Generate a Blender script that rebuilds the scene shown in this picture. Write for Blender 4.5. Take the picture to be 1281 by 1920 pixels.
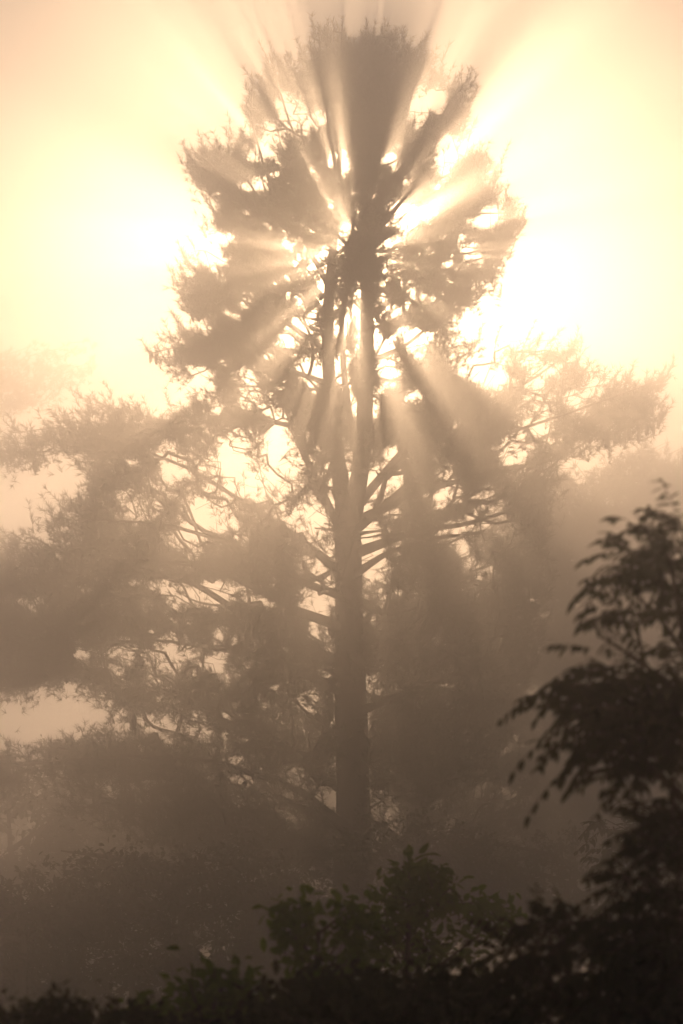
import bpy, math, random
import numpy as np
from mathutils import Vector

# ------------------------------------------------------------------ camera, sky, sun, exposure
for o in list(bpy.data.objects):
    bpy.data.objects.remove(o)
SC = bpy.context.scene
COL = SC.collection
R = math.radians
EYE = np.array([0.0, 0.0, 1.7])
PITCH, HALF = R(8.5), R(10.0)
F = 960.0 / math.tan(HALF)
CP, SP = math.cos(PITCH), math.sin(PITCH)

cam_d = bpy.data.cameras.new('camera')
cam = bpy.data.objects.new('camera', cam_d)
COL.objects.link(cam)
cam.location = EYE
cam.rotation_euler = (R(90) + PITCH, 0, 0)
cam_d.sensor_fit = 'VERTICAL'
cam_d.sensor_height = 36
cam_d.angle_y = 2 * HALF
cam_d.lens = 18 / math.tan(HALF)
cam_d.clip_start, cam_d.clip_end = 0.1, 3000
cam_d.dof.use_dof = True
cam_d.dof.focus_distance = 50.0
cam_d.dof.aperture_fstop = 7.0
SC.camera = cam


def ray(u, v):
    a, b = (u - 640.5) / F, (960.0 - v) / F
    return np.array([a, CP - SP * b, SP + CP * b])


def P(u, v, Y):
    """world point seen at photo pixel (u, v) at distance Y in front of the viewer"""
    d = ray(u, v)
    return EYE + d * (Y / d[1])


def UV(p):
    """photo pixel of world points (n,3)"""
    q = np.atleast_2d(p) - EYE
    dep = q[:, 1] * CP + q[:, 2] * SP
    up = -q[:, 1] * SP + q[:, 2] * CP
    return np.stack([640.5 + F * q[:, 0] / dep, 960 - F * up / dep], 1)


SUN = ray(667, 478)
SUN /= np.linalg.norm(SUN)
SUN_EL = math.asin(SUN[2])
SUN_AZ = math.atan2(SUN[0], SUN[1])

W = bpy.data.worlds.new('World')
SC.world = W
W.use_nodes = True
nt = W.node_tree
sky = nt.nodes.new('ShaderNodeTexSky')
sky.sky_type = 'NISHITA'
sky.sun_disc = False
sky.sun_elevation = SUN_EL
sky.sun_rotation = SUN_AZ
sky.air_density = 1.0
sky.dust_density = 0.0
sky.ozone_density = 3.0
nt.links.new(sky.outputs[0], nt.nodes['Background'].inputs[0])
nt.nodes['Background'].inputs[1].default_value = 0.08

sun_d = bpy.data.lights.new('sun', 'SUN')
sun = bpy.data.objects.new('sun', sun_d)
COL.objects.link(sun)
sun.rotation_euler = Vector(SUN).to_track_quat('Z', 'Y').to_euler()
sun.location = (0, 60, 40)
sun_d.energy = 5.0
sun_d.angle = R(0.4)
sun_d.color = (1.0, 0.66, 0.38)

SC.view_settings.view_transform = 'Standard'
SC.view_settings.look = 'None'
SC.view_settings.gamma = 1
SC.view_settings.use_curve_mapping = False
SC.view_settings.exposure = -2.47

SC.render.engine = 'CYCLES'
cy = SC.cycles
cy.use_denoising = True
cy.denoiser = 'OPENIMAGEDENOISE'
cy.use_adaptive_sampling = False
cy.max_bounces = 14
cy.diffuse_bounces = 2
cy.glossy_bounces = 1
cy.transmission_bounces = 2
cy.volume_bounces = 12
cy.transparent_max_bounces = 4
cy.sample_clamp_indirect = 20.0

HAZE_DENSITY = 0.028
HAZE_ANISO = 0.957
HAZE_COLOR = (0.968, 0.960, 0.967)
HAZE_TOP = 19.2

rng = np.random.default_rng(7)
random.seed(7)


# ------------------------------------------------------------------ helpers
def tag(o, label=None, cat=None, group=None, kind=None):
    for k, v in (('label', label), ('category', cat), ('group', group), ('kind', kind)):
        if v:
            o[k] = v
    return o


def empty(name, loc):
    o = bpy.data.objects.new(name, None)
    o.location = loc
    o.empty_display_size = 0.5
    COL.objects.link(o)
    return o


def mesh_obj(name, verts, faces, mat, parent=None, smooth=False):
    """verts (n,3) in world coordinates; faces = (m,k) index array or list of such arrays"""
    verts = np.asarray(verts, dtype=np.float32)
    if parent is not None:
        verts = verts - np.array(parent.location, dtype=np.float32)
    if not isinstance(faces, list):
        faces = [faces]
    faces = [np.asarray(f, dtype=np.int32) for f in faces if len(f)]
    me = bpy.data.meshes.new(name)
    me.vertices.add(len(verts))
    me.vertices.foreach_set('co', verts.ravel())
    loops = np.concatenate([f.ravel() for f in faces])
    sizes = np.concatenate([np.full(len(f), f.shape[1], dtype=np.int32) for f in faces])
    starts = np.concatenate([[0], np.cumsum(sizes)[:-1]]).astype(np.int32)
    me.loops.add(len(loops))
    me.loops.foreach_set('vertex_index', loops)
    me.polygons.add(len(sizes))
    me.polygons.foreach_set('loop_start', starts)
    me.polygons.foreach_set('loop_total', sizes)
    if smooth:
        me.polygons.foreach_set('use_smooth', np.ones(len(sizes), dtype=bool))
    me.update(calc_edges=True)
    me.materials.append(mat)
    o = bpy.data.objects.new(name, me)
    COL.objects.link(o)
    if parent is not None:
        o.parent = parent
    return o


def unit(a):
    a = np.asarray(a, dtype=float)
    return a / np.maximum(np.linalg.norm(a, axis=-1, keepdims=True), 1e-9)


def frames(d):
    d = unit(d)
    ref = np.where(np.abs(d[:, 2:3]) < 0.9, np.array([[0, 0, 1.0]]), np.array([[1.0, 0, 0]]))
    a = unit(np.cross(d, ref))
    return a, np.cross(d, a)


def tubes(p0, p1, r0, r1, n):
    """separate tapered segments, all at once"""
    d = p1 - p0
    a, b = frames(d)
    t = np.linspace(0, 2 * math.pi, n, endpoint=False)
    ring = a[:, None, :] * np.cos(t)[None, :, None] + b[:, None, :] * np.sin(t)[None, :, None]
    v = np.concatenate([p0[:, None] + ring * r0[:, None, None], p1[:, None] + ring * r1[:, None, None]], 1)
    m = len(p0)
    i = np.arange(n)
    q = np.stack([i, (i + 1) % n, n + (i + 1) % n, n + i], 1)
    f = (q[None] + (np.arange(m) * 2 * n)[:, None, None]).reshape(-1, 4)
    return v.reshape(-1, 3), f


def sweep(pts, rad, n=12, wobble=0.0, seed=0):
    """one continuous tapered tube along a polyline, lumpy like a trunk"""
    pts = np.asarray(pts, float)
    rad = np.asarray(rad, float)
    # resample smoothly
    s = np.concatenate([[0], np.cumsum(np.linalg.norm(np.diff(pts, axis=0), axis=1))])
    m = max(8, int(s[-1] / 0.12))
    t = np.linspace(0, s[-1], m)
    pp = np.stack([np.interp(t, s, pts[:, k]) for k in range(3)], 1)
    ker = np.array([1, 2, 3, 2, 1]) / 9
    for k in range(3):
        e = np.pad(pp[:, k], 2, mode='edge')
        sm = np.convolve(e, ker, 'valid')
        sm[0], sm[-1] = pp[0, k], pp[-1, k]
        pp[:, k] = sm
    rr = np.interp(t, s, rad)
    d = np.gradient(pp, axis=0)
    a, b = frames(d)
    r2 = np.random.default_rng(seed)
    th = np.linspace(0, 2 * math.pi, n, endpoint=False)
    ph = r2.uniform(0, 6.28, 4)
    lump = 1 + wobble * (np.sin(3 * th[None] + ph[0] + 0.7 * t[:, None]) + np.sin(5 * th[None] + ph[1] - 1.3 * t[:, None])
                         + np.sin(2 * th[None] + ph[2] + 2.1 * t[:, None]))
    v = pp[:, None] + (a[:, None] * np.cos(th)[None, :, None] + b[:, None] * np.sin(th)[None, :, None]) * (rr[:, None] * lump)[..., None]
    i = np.arange(n)
    q = np.stack([i, (i + 1) % n, n + (i + 1) % n, n + i], 1)
    f = (q[None] + (np.arange(m - 1) * n)[:, None, None]).reshape(-1, 4)
    return v.reshape(-1, 3), f, pp, rr


def inside(poly, uv):
    """even-odd test of points (n,2) in a polygon"""
    x, y = uv[:, 0], uv[:, 1]
    c = np.zeros(len(uv), bool)
    n = len(poly)
    for i in range(n):
        x0, y0 = poly[i]
        x1, y1 = poly[i - 1]
        if y0 == y1:
            continue
        hit = ((y0 > y) != (y1 > y)) & (x < (x1 - x0) * (y - y0) / (y1 - y0) + x0)
        c ^= hit
    return c


# ------------------------------------------------------------------ materials
def leaf_mat(name, col, trans, vary=0.35, scale=3.0, mixf=0.35):
    m = bpy.data.materials.new(name)
    m.use_nodes = True
    t = m.node_tree
    t.nodes.clear()
    out = t.nodes.new('ShaderNodeOutputMaterial')
    mix = t.nodes.new('ShaderNodeMixShader')
    mix.inputs[0].default_value = mixf
    pb = t.nodes.new('ShaderNodeBsdfPrincipled')
    pb.inputs['Roughness'].default_value = 0.8
    pb.inputs['Specular IOR Level'].default_value = 0.08
    tr = t.nodes.new('ShaderNodeBsdfTranslucent')
    tc = t.nodes.new('ShaderNodeTexCoord')
    nz = t.nodes.new('ShaderNodeTexNoise')
    nz.inputs['Scale'].default_value = scale
    nz.inputs['Detail'].default_value = 3
    t.links.new(tc.outputs['Object'], nz.inputs['Vector'])
    for node, c, sock in ((pb, col, 'Base Color'), (tr, trans, 'Color')):
        rp = t.nodes.new('ShaderNodeValToRGB')
        rp.color_ramp.elements[0].position = 0.3
        rp.color_ramp.elements[1].position = 0.7
        rp.color_ramp.elements[0].color = (*[k * (1 - vary) for k in c], 1)
        rp.color_ramp.elements[1].color = (c[0] * (1 + vary * 1.2), c[1] * (1 + vary), c[2] * (1 + vary * 0.4), 1)
        t.links.new(nz.outputs[0], rp.inputs[0])
        t.links.new(rp.outputs[0], node.inputs[sock])
    t.links.new(pb.outputs[0], mix.inputs[1])
    t.links.new(tr.outputs[0], mix.inputs[2])
    t.links.new(mix.outputs[0], out.inputs[0])
    return m


def bark_mat(name, col, scale=6.0):
    m = bpy.data.materials.new(name)
    m.use_nodes = True
    t = m.node_tree
    pb = t.nodes['Principled BSDF']
    pb.inputs['Roughness'].default_value = 0.9
    tc = t.nodes.new('ShaderNodeTexCoord')
    mp = t.nodes.new('ShaderNodeMapping')
    mp.inputs['Scale'].default_value = (1, 1, 0.25)
    nz = t.nodes.new('ShaderNodeTexNoise')
    nz.inputs['Scale'].default_value = scale
    nz.inputs['Detail'].default_value = 6
    rp = t.nodes.new('ShaderNodeValToRGB')
    rp.color_ramp.elements[0].position = 0.35
    rp.color_ramp.elements[1].position = 0.65
    rp.color_ramp.elements[0].color = (*[k * 0.5 for k in col], 1)
    rp.color_ramp.elements[1].color = (*[k * 1.4 for k in col], 1)
    bp = t.nodes.new('ShaderNodeBump')
    bp.inputs['Strength'].default_value = 0.8
    bp.inputs['Distance'].default_value = 0.03
    t.links.new(tc.outputs['Object'], mp.inputs[0])
    t.links.new(mp.outputs[0], nz.inputs['Vector'])
    t.links.new(nz.outputs[0], rp.inputs[0])
    t.links.new(rp.outputs[0], pb.inputs['Base Color'])
    t.links.new(nz.outputs[0], bp.inputs['Height'])
    t.links.new(bp.outputs[0], pb.inputs['Normal'])
    return m


M_BARK = bark_mat('pine_bark', (0.075, 0.058, 0.045))
M_TWIG = bark_mat('twig_bark', (0.07, 0.055, 0.04), 12)
M_NEEDLE = leaf_mat('pine_needles', (0.040, 0.055, 0.024), (0.045, 0.055, 0.015), 0.35, 1.2, 0.3)
M_CONE = bark_mat('cone_scales', (0.08, 0.055, 0.035), 40)
M_DARKLEAF = leaf_mat('pinnate_leaves', (0.030, 0.042, 0.016), (0.040, 0.055, 0.010), 0.35, 3.0, 0.3)
M_LEAF = leaf_mat('sapling_leaves', (0.075, 0.135, 0.015), (0.17, 0.30, 0.02), 0.45, 3.0, 0.55)
M_FARLEAF = leaf_mat('far_leaves', (0.045, 0.060, 0.026), (0.05, 0.06, 0.018), 0.35, 0.8, 0.3)


# ------------------------------------------------------------------ branching: grow twigs from a skeleton out to shoot tips
def skeleton(polys, step=0.22):
    """polys: list of (n,3) polylines -> nodes sampled along them"""
    out, rid = [], []
    for k, (pts, rad) in enumerate(polys):
        pts = np.asarray(pts, float)
        s = np.concatenate([[0], np.cumsum(np.linalg.norm(np.diff(pts, axis=0), axis=1))])
        t = np.arange(0, s[-1], step)
        out.append(np.stack([np.interp(t, s, pts[:, j]) for j in range(3)], 1))
    return np.concatenate(out)


def grow(base, tips, axis_fn, r_tip=0.006, droop=0.12, trunk_penalty=0.15, step=0.25, pow_=0.42, rmax=0.07, seed=1):
    """connect every tip to the nearest branch inside and below it; returns nodes, parent, radius, tip ids"""
    r3 = np.random.default_rng(seed)
    n0 = len(base)
    cap = n0 + len(tips) * 14 + 100
    N = np.zeros((cap, 3))
    N[:n0] = base
    RD = np.zeros(cap)
    par = np.full(cap, -1)
    RD[:n0] = axis_fn(base)
    pen = np.zeros(cap)
    pen[:n0] = trunk_penalty
    n = n0
    rt = axis_fn(tips)
    tid = np.zeros(len(tips), int)
    for k in np.argsort(rt):
        p = tips[k]
        q = N[:n]
        df = q - p
        c = np.sqrt((df * df).sum(1)) + 1.3 * np.maximum(0, RD[:n] - rt[k]) + 0.8 * np.maximum(0, df[:, 2]) + pen[:n]
        j = int(np.argmin(c))
        a = q[j].copy()
        L = np.linalg.norm(p - a)
        m = max(1, min(13, int(round(L / step))))
        mid = (a + p) / 2 + np.array([0, 0, -droop * L]) + r3.normal(0, 0.045 * L, 3)
        last = j
        for i in range(1, m + 1):
            t = i / m
            x = (1 - t) ** 2 * a + 2 * t * (1 - t) * mid + t * t * p
            N[n] = x
            par[n] = last
            last = n
            n += 1
        RD[n - m:n] = axis_fn(N[n - m:n])
        tid[k] = last
    N, par = N[:n], par[:n]
    cnt = np.zeros(n)
    cnt[tid] += 1
    for i in range(n - 1, n0 - 1, -1):
        if par[i] >= 0:
            cnt[par[i]] += cnt[i]
    rad = np.minimum(rmax, r_tip * np.maximum(cnt, 1) ** pow_)
    return N, par, rad, tid, n0


def twig_mesh(N, par, rad, n0, thick=0.014):
    idx = np.arange(n0, len(N))
    p = par[idx]
    ok = p >= 0
    idx, p = idx[ok], p[ok]
    r1 = rad[idx]
    r0 = np.where(p < n0, np.minimum(r1 * 1.35, 0.12), np.minimum(rad[p], r1 * 1.35))
    big = r1 > thick
    V, Fc, off = [], [], 0
    for sel, sides in ((big, 6), (~big, 3)):
        if sel.any():
            a, b = N[p[sel]], N[idx[sel]]
            v, f = tubes(a, b + (b - a) * 0.03, r0[sel], r1[sel], sides)
            V.append(v)
            Fc.append(f + off)
            off += len(v)
    return np.concatenate(V), np.concatenate(Fc)


def tufts(pos, dirs, length, width, n, spread=(0.35, 1.25), droop=0.0, seed=2):
    """bunches of long thin needles: pos (k,3), dirs (k,3) -> triangles"""
    r4 = np.random.default_rng(seed)
    k = len(pos)
    a, b = frames(dirs)
    d = unit(dirs)
    th = r4.uniform(0, 2 * math.pi, (k, n))
    ph = r4.uniform(spread[0], spread[1], (k, n))
    nd = (d[:, None] * np.cos(ph)[..., None] + (a[:, None] * np.cos(th)[..., None] + b[:, None] * np.sin(th)[..., None]) * np.sin(ph)[..., None])
    nd[..., 2] -= droop
    nd = unit(nd)
    L = length * r4.uniform(0.7, 1.1, (k, n, 1))
    base = pos[:, None] - d[:, None] * r4.uniform(0, 0.5, (k, n, 1)) * length
    sd = unit(np.cross(nd, r4.normal(0, 1, (k, n, 3)))) * (width / 2)
    v = np.stack([base - sd, base + sd, base + nd * L], 2).reshape(-1, 3)
    f = np.arange(len(v)).reshape(-1, 3)
    return v, f


def sample_region(poly, gaps, centre_u, half_fn, Y, count, depth_k=0.9, clusters=0, rg=rng, flat=0.5, csize=0.55, jitter=6, ragged=14):
    """random points inside an outline (photo pixels) given real depth around distance Y"""
    poly = np.asarray(poly, float)
    lo, hi = poly.min(0), poly.max(0)
    out = []
    tot = 0
    cen = None

    def raw(m):
        uv = rg.uniform(lo, hi, (m, 2))
        uv = uv[inside(poly, uv + rg.normal(0, ragged * .8, uv.shape))]
        hw = half_fn(uv[:, 1])
        e = np.clip(1 - ((uv[:, 0] - centre_u) / hw) ** 2, 0.12, 1) ** 0.5
        dep = rg.uniform(-1, 1, len(uv)) * e * hw * depth_k * (Y / F)
        return np.array([P(u, v, Y + dd) for (u, v), dd in zip(uv, dep)]).reshape(-1, 3)
    if clusters:
        cen = raw(clusters * 4)[:clusters]
    while tot < count:
        m = max(400, count)
        if cen is not None:
            c = cen[rg.integers(0, len(cen), m)]
            p = c + rg.normal(0, csize, (m, 3)) * np.array([1, 1, flat])
            uv = UV(p)
            p = p[inside(poly, uv + rg.normal(0, ragged, uv.shape))]
        else:
            p = raw(m)
        if not len(p):
            continue
        p = p[cut_gaps(p, gaps, rg)]
        out.append(p)
        tot += len(p)
    return np.concatenate(out)[:count]


def cut_gaps(p, gaps, rg=rng, grow_px=0):
    """openings in a crown: seen from the meadow, and the same openings along the sunbeams"""
    keep = np.ones(len(p), bool)
    if not len(gaps):
        return keep
    uv = UV(p)
    uw = UV(p - SUN[None] * ((p[:, 1:2] - 50.0) / SUN[1]))
    roll = rg.random(len(p))
    for g in gaps:
        cx, cy_, rx, ry, s = g[:5]
        if len(g) > 5:
            near = math.hypot(cx - 667, cy_ - 478) < 250
            rx, ry = (rx * .85 + 5, ry * .85 + 5) if near else (rx * 1.35 + 12, ry * 1.35 + 12)
        elif s > .45:
            rx, ry = rx * .85, ry * .85
        for k, q in enumerate((uv, uw)):
            if k and len(g) < 6:
                continue
            if not k and len(g) > 5 and not near:
                continue
            dx, dy = (q[:, 0] - cx) / (rx + grow_px), (q[:, 1] - cy_) / (ry + grow_px)
            an = np.arctan2(dy, dx)
            d = np.hypot(dx, dy) / (1 + .28 * np.sin(2 * an + cx) + .22 * np.sin(3 * an + cy_) + .15 * np.sin(5 * an + rx + cx))
            keep &= ~(roll < min(s, .93) * np.clip((1.35 - d) / .5, 0, 1))
    return keep


def shoots(N, par, tid, n0, up, per=4, sp=0.085, rg=rng, upfn=None, trunk=None):
    """tuft places and directions along the end of every shoot"""
    pos, dirs = [], []
    tips = N[tid]
    pr = par[tid]
    d = unit(tips - N[np.maximum(pr, 0)])
    w = up if upfn is None else upfn(tips)[:, None]
    d = unit(d + np.array([0, 0, 1.0]) * w + rg.normal(0, 0.22, d.shape))
    a, b = frames(d)
    for i in range(per):
        if i < 3:
            pos.append(tips - d * sp * i + rg.normal(0, 0.03, tips.shape) * (i > 0))
            dirs.append(unit(d + rg.normal(0, 0.25, d.shape) * (i > 0)))
        else:
            th = rg.uniform(0, 6.283, (len(tips), 1))
            pp = a * np.cos(th) + b * np.sin(th)
            pos.append(tips - d * rg.uniform(0.05, 0.55, (len(tips), 1)) + pp * rg.uniform(0.04, 0.20, (len(tips), 1)))
            dirs.append(unit(d * 0.6 + pp * 0.7 + np.array([0, 0, 0.25])))
    return np.concatenate(pos), np.concatenate(dirs), tips, d


def cone_mesh(top, L, rg):
    """hanging cone: overlapping scales around a tapered, slightly bent core"""
    V, Fc = [], []
    n, rings = 9, 10
    bend = rg.normal(0, 0.08, 2)
    prof = [0.05, 0.11, 0.15, 0.165, 0.165, 0.155, 0.14, 0.12, 0.085, 0.03]
    for i in range(rings):
        t = i / (rings - 1)
        c = top + np.array([bend[0] * t * t * L, bend[1] * t * t * L, -t * L])
        for k in range(n):
            a = 2 * math.pi * (k + 0.5 * (i % 2)) / n
            r = prof[i] * L * (1.12 if (i + k) % 2 else 0.92)
            V.append(c + np.array([math.cos(a) * r, math.sin(a) * r, 0]))
    for i in range(rings - 1):
        for k in range(n):
            Fc.append([i * n + k, i * n + (k + 1) % n, (i + 1) * n + (k + 1) % n, (i + 1) * n + k])
    return np.array(V), np.array(Fc)


# ------------------------------------------------------------------ ground
def build_ground():
    n = 90
    e = 420.0
    g = np.linspace(-1, 1, n)
    g = np.sign(g) * np.abs(g) ** 1.8 * e
    X, Yy = np.meshgrid(g, g + 40)
    Z = 0.10 * np.sin(X * 0.21 + 1) * np.cos(Yy * 0.17) + 0.06 * np.sin(X * 0.5 + Yy * 0.4)
    Z = Z * np.clip(np.hypot(X, Yy) / 8, 0, 1)
    v = np.stack([X, Yy, Z], -1).reshape(-1, 3)
    i = np.arange(n - 1)
    a = (i[:, None] * n + i[None]).ravel()
    f = np.stack([a, a + 1, a + n + 1, a + n], 1)
    o = mesh_obj('ground', v, f, leaf_mat('meadow_ground', (0.035, 0.045, 0.018), (0.02, 0.03, 0.01), 0.4, 0.6, 0.05), smooth=True)
    tag(o, kind='structure', label='dark grassy ground under the trees')


build_ground()

# ------------------------------------------------------------------ the big pine
YP = 50.0
PX = YP / F      # metres per photo pixel at the pine
UPPER = [(640, 25), (700, 35), (740, 40), (800, 75), (820, 115), (875, 140), (868, 185), (850, 240), (905, 280), (930, 300), (905, 345),
         (965, 385), (978, 420), (955, 470), (915, 520), (900, 555), (860, 590), (830, 600), (845, 640), (760, 760), (660, 850), (560, 830),
         (440, 790), (370, 700), (285, 668), (330, 640), (350, 590), (345, 530), (335, 510), (380, 460), (410, 440), (400, 405), (395, 370),
         (370, 320), (350, 275), (400, 275), (420, 290), (430, 235), (470, 270), (480, 225), (465, 150), (500, 140), (500, 85), (530, 95),
         (560, 130), (585, 60), (600, 35)]
UPPER = [(u, v + 24 * max(0, min(1, (330 - v) / 200))) for u, v in UPPER]
RIGHT = [(660, 850), (760, 760), (845, 610), (900, 645), (960, 665), (1000, 650), (1080, 645), (1090, 705), (1160, 715), (1245, 705),
         (1225, 760), (1230, 800), (1150, 825), (1100, 840), (1050, 870), (1030, 960), (1030, 1100), (1000, 1250), (940, 1390), (850, 1490),
         (690, 1500)]
LEFT = [(640, 850), (560, 830), (440, 790), (370, 720), (350, 775), (300, 775), (200, 752), (110, 770), (90, 800), (-30, 812), (-30, 858),
        (60, 868), (130, 830), (180, 880), (130, 940), (60, 965), (110, 1000), (100, 1030), (0, 1000), (-90, 1060), (-90, 1290), (60, 1285),
        (130, 1270), (180, 1305), (240, 1345), (330, 1330), (450, 1390), (560, 1470), (640, 1480)]
LOWER = [(640, 1480), (560, 1470), (420, 1390), (330, 1358), (180, 1368), (60, 1398), (-60, 1420), (-60, 1480), (10, 1470), (60, 1440),
         (130, 1450), (105, 1505), (170, 1530), (250, 1560), (340, 1600), (450, 1620), (640, 1640)]
GAPS = [(600, 500, 45, 75, .3), (655, 570, 25, 80, .3), (725, 560, 22, 120, .35), (560, 620, 40, 40, .3), (582, 498, 13, 16, .95), (606, 474, 9, 10, .9), (600, 512, 8, 6, .9), (646, 462, 6, 14, .9), (634, 520, 6, 6, .9), (668, 530, 5, 8, .9), (572, 462, 9, 8, .8), (560, 520, 8, 6, .7), (708, 470, 7, 9, .8), (716, 530, 8, 6, .8), (740, 500, 9, 6, .6), (590, 545, 7, 5, .8), (768, 398, 30, 22, 1), (915, 408, 48, 20, .97), (600, 572, 10, 7, .92),
        (722, 680, 15, 44, .95), (778, 632, 20, 16, .92), (594, 712, 18, 28, .85), (365, 605, 28, 17, .95), (375, 706, 28, 24, .95), 
        (703, 622, 7, 22, .8), (820, 350, 22, 14, .6), (565, 235, 14, 30, .5),
        (440, 900, 18, 24, .7), (500, 880, 20, 16, .6), (400, 1108, 100, 22, .93), (490, 1128, 40, 12, .85), (300, 1098, 50, 14, .8),
        (400, 1243, 34, 18, .93), (380, 862, 18, 14, .7), (545, 868, 30, 20, .6), (780, 742, 24, 18, .8), (860, 792, 22, 12, .6),
        (905, 690, 26, 12, .8), (825, 928, 34, 12, .95), (845, 992, 40, 12, .9), (740, 985, 26, 45, .6), (730, 1050, 24, 34, .5),
        (905, 1060, 24, 13, .8), (678, 960, 10, 22, .95), (1100, 878, 46, 22, .95), (1000, 1125, 12, 10, .9), (55, 1128, 40, 14, .7),
        (700, 1160, 9, 18, .8), (1045, 690, 10, 10, .7), (245, 865, 30, 10, .8),
        
        (592, 700, 26, 24, 1, 1), (728, 678, 20, 34, 1, 1), (780, 630, 26, 18, 1, 1), (904, 690, 30, 15, 1, 1), (325, 868, 24, 18, 1, 1), (452, 878, 20, 18, 1, 1), (512, 896, 24, 20, 1, 1),
        (886, 1040, 20, 20, 1, 1), (755, 1098, 16, 22, 1, 1), (330, 1215, 34, 22, 1, 1), (705, 905, 7, 18, .95, 1), (768, 398, 34, 24, 1, 1), (636, 300, 16, 26, 1, 1), (560, 215, 20, 22, .95, 1), (800, 190, 12, 22, .95, 1), (735, 300, 14, 16, .8, 1), (500, 270, 14, 16, .9, 1), (846, 285, 20, 12, .9, 1), (400, 470, 20, 12, .9, 1), (885, 470, 20, 10, .9, 1),
        (480, 345, 20, 14, .9, 1), (590, 1160, 14, 18, .9, 1), (410, 980, 18, 14, .9, 1), (230, 1215, 22, 14, .8, 1), (480, 1640, 20, 16, .8, 1),
        (640, 690, 12, 26, .9, 1), (600, 1120, 13, 20, 1, 1), (560, 960, 16, 18, .95, 1), (840, 885, 8, 8, .9, 1), (960, 840, 20, 14, 1, 1), (380, 950, 18, 14, .95, 1), (250, 950, 18, 12, .9, 1), (1010, 700, 16, 9, .9, 1), (1180, 900, 24, 14, 1, 1), (690, 1010, 10, 20, .9, 1), (440, 1215, 18, 14, .9, 1), (560, 1330, 14, 16, .9, 1), (680, 770, 9, 22, .9, 1), (540, 640, 14, 14, .7, 1), (470, 730, 16, 14, .7, 1), (1010, 790, 18, 10, .8, 1), (1090, 745, 18, 9, .8, 1),
        (300, 660, 12, 6, .5), (560, 990, 24, 24, .5), (500, 1235, 28, 11, .7), (620, 930, 12, 34, .6), (700, 905, 10, 44, .6)]

GAPS += [(520, 800, 16, 20, .95, 1), (430, 860, 20, 18, 1, 1), (740, 870, 9, 18, .95, 1), (590, 985, 14, 26, 1, 1), (702, 1060, 13, 26, 1, 1), (350, 1010, 22, 18, 1, 1),
         (930, 980, 22, 18, 1, 1), (650, 425, 7, 9, .9), (690, 414, 7, 10, .9), (672, 398, 6, 9, .9), (706, 438, 6, 7, .9), (628, 436, 7, 9, .9), (662, 360, 8, 10, .9), (700, 370, 8, 12, .9), (620, 380, 10, 12, .9), (730, 420, 8, 8, .9)]
_rs = random.Random(5)
for _k in range(70):      # many little openings between the twigs round the stems
    _u, _v = _rs.uniform(535, 775), _rs.uniform(425, 660)
    if math.hypot(_u - 667, _v - 478) > 30:
        GAPS.append((_u, _v, _rs.uniform(7, 16), _rs.uniform(7, 15), .9))
for _k in range(60):
    _u, _v = _rs.uniform(380, 900), _rs.uniform(250, 760)
    if math.hypot(_u - 667, _v - 478) > 130:
        GAPS.append((_u, _v, _rs.uniform(7, 15), _rs.uniform(6, 12), .85))
for _k in range(90):
    GAPS.append((_rs.uniform(60, 1000), _rs.uniform(820, 1350), _rs.uniform(7, 18), _rs.uniform(5, 10), .85))

pine = empty('pine_tree', P(664, 1790, YP) * np.array([1, 1, 0]))
tag(pine, 'tall fork-trunked pine in the middle with the sun shining through its crown', 'tree')


def stem(pts, dy=0.0):
    """(u, v, width px, depth offset m)"""
    return np.array([P(u, v, YP + d + dy) for u, v, w, d in pts]), np.array([w * PX / 2 * 0.88 for u, v, w, d in pts])


STEMS = {
    'trunk': stem([(668, 1900, 112, 0), (665, 1800, 96, 0), (662, 1700, 86, 0), (660, 1500, 73, 0), (658, 1300, 66, 0), (655, 1100, 58, 0),
                   (652, 980, 54, 0), (650, 920, 48, 0)]),
    'left': stem([(650, 1000, 44, -.05), (645, 930, 40, -.1), (630, 850, 33, -.2), (621, 760, 28, -.3), (614, 660, 27, -.35), (616, 560, 23, -.35),
                  (624, 470, 18, -.3), (632, 380, 13, -.25), (638, 280, 9, -.2), (640, 150, 6, -.2), (642, 40, 2, -.2)]),
    'right': stem([(656, 1000, 44, .05), (668, 930, 42, .12), (683, 850, 36, .2), (687, 700, 33, .3), (688, 560, 29, .3), (688, 430, 23, .3),
                   (692, 300, 15, .25), (697, 180, 9, .2), (702, 50, 3, .2)]),
    'middle': stem([(676, 880, 18, .5), (655, 780, 16, .6), (645, 700, 14, .6), (640, 600, 11, .6), (655, 520, 8, .6), (662, 420, 5, .7)]),
}
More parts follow.
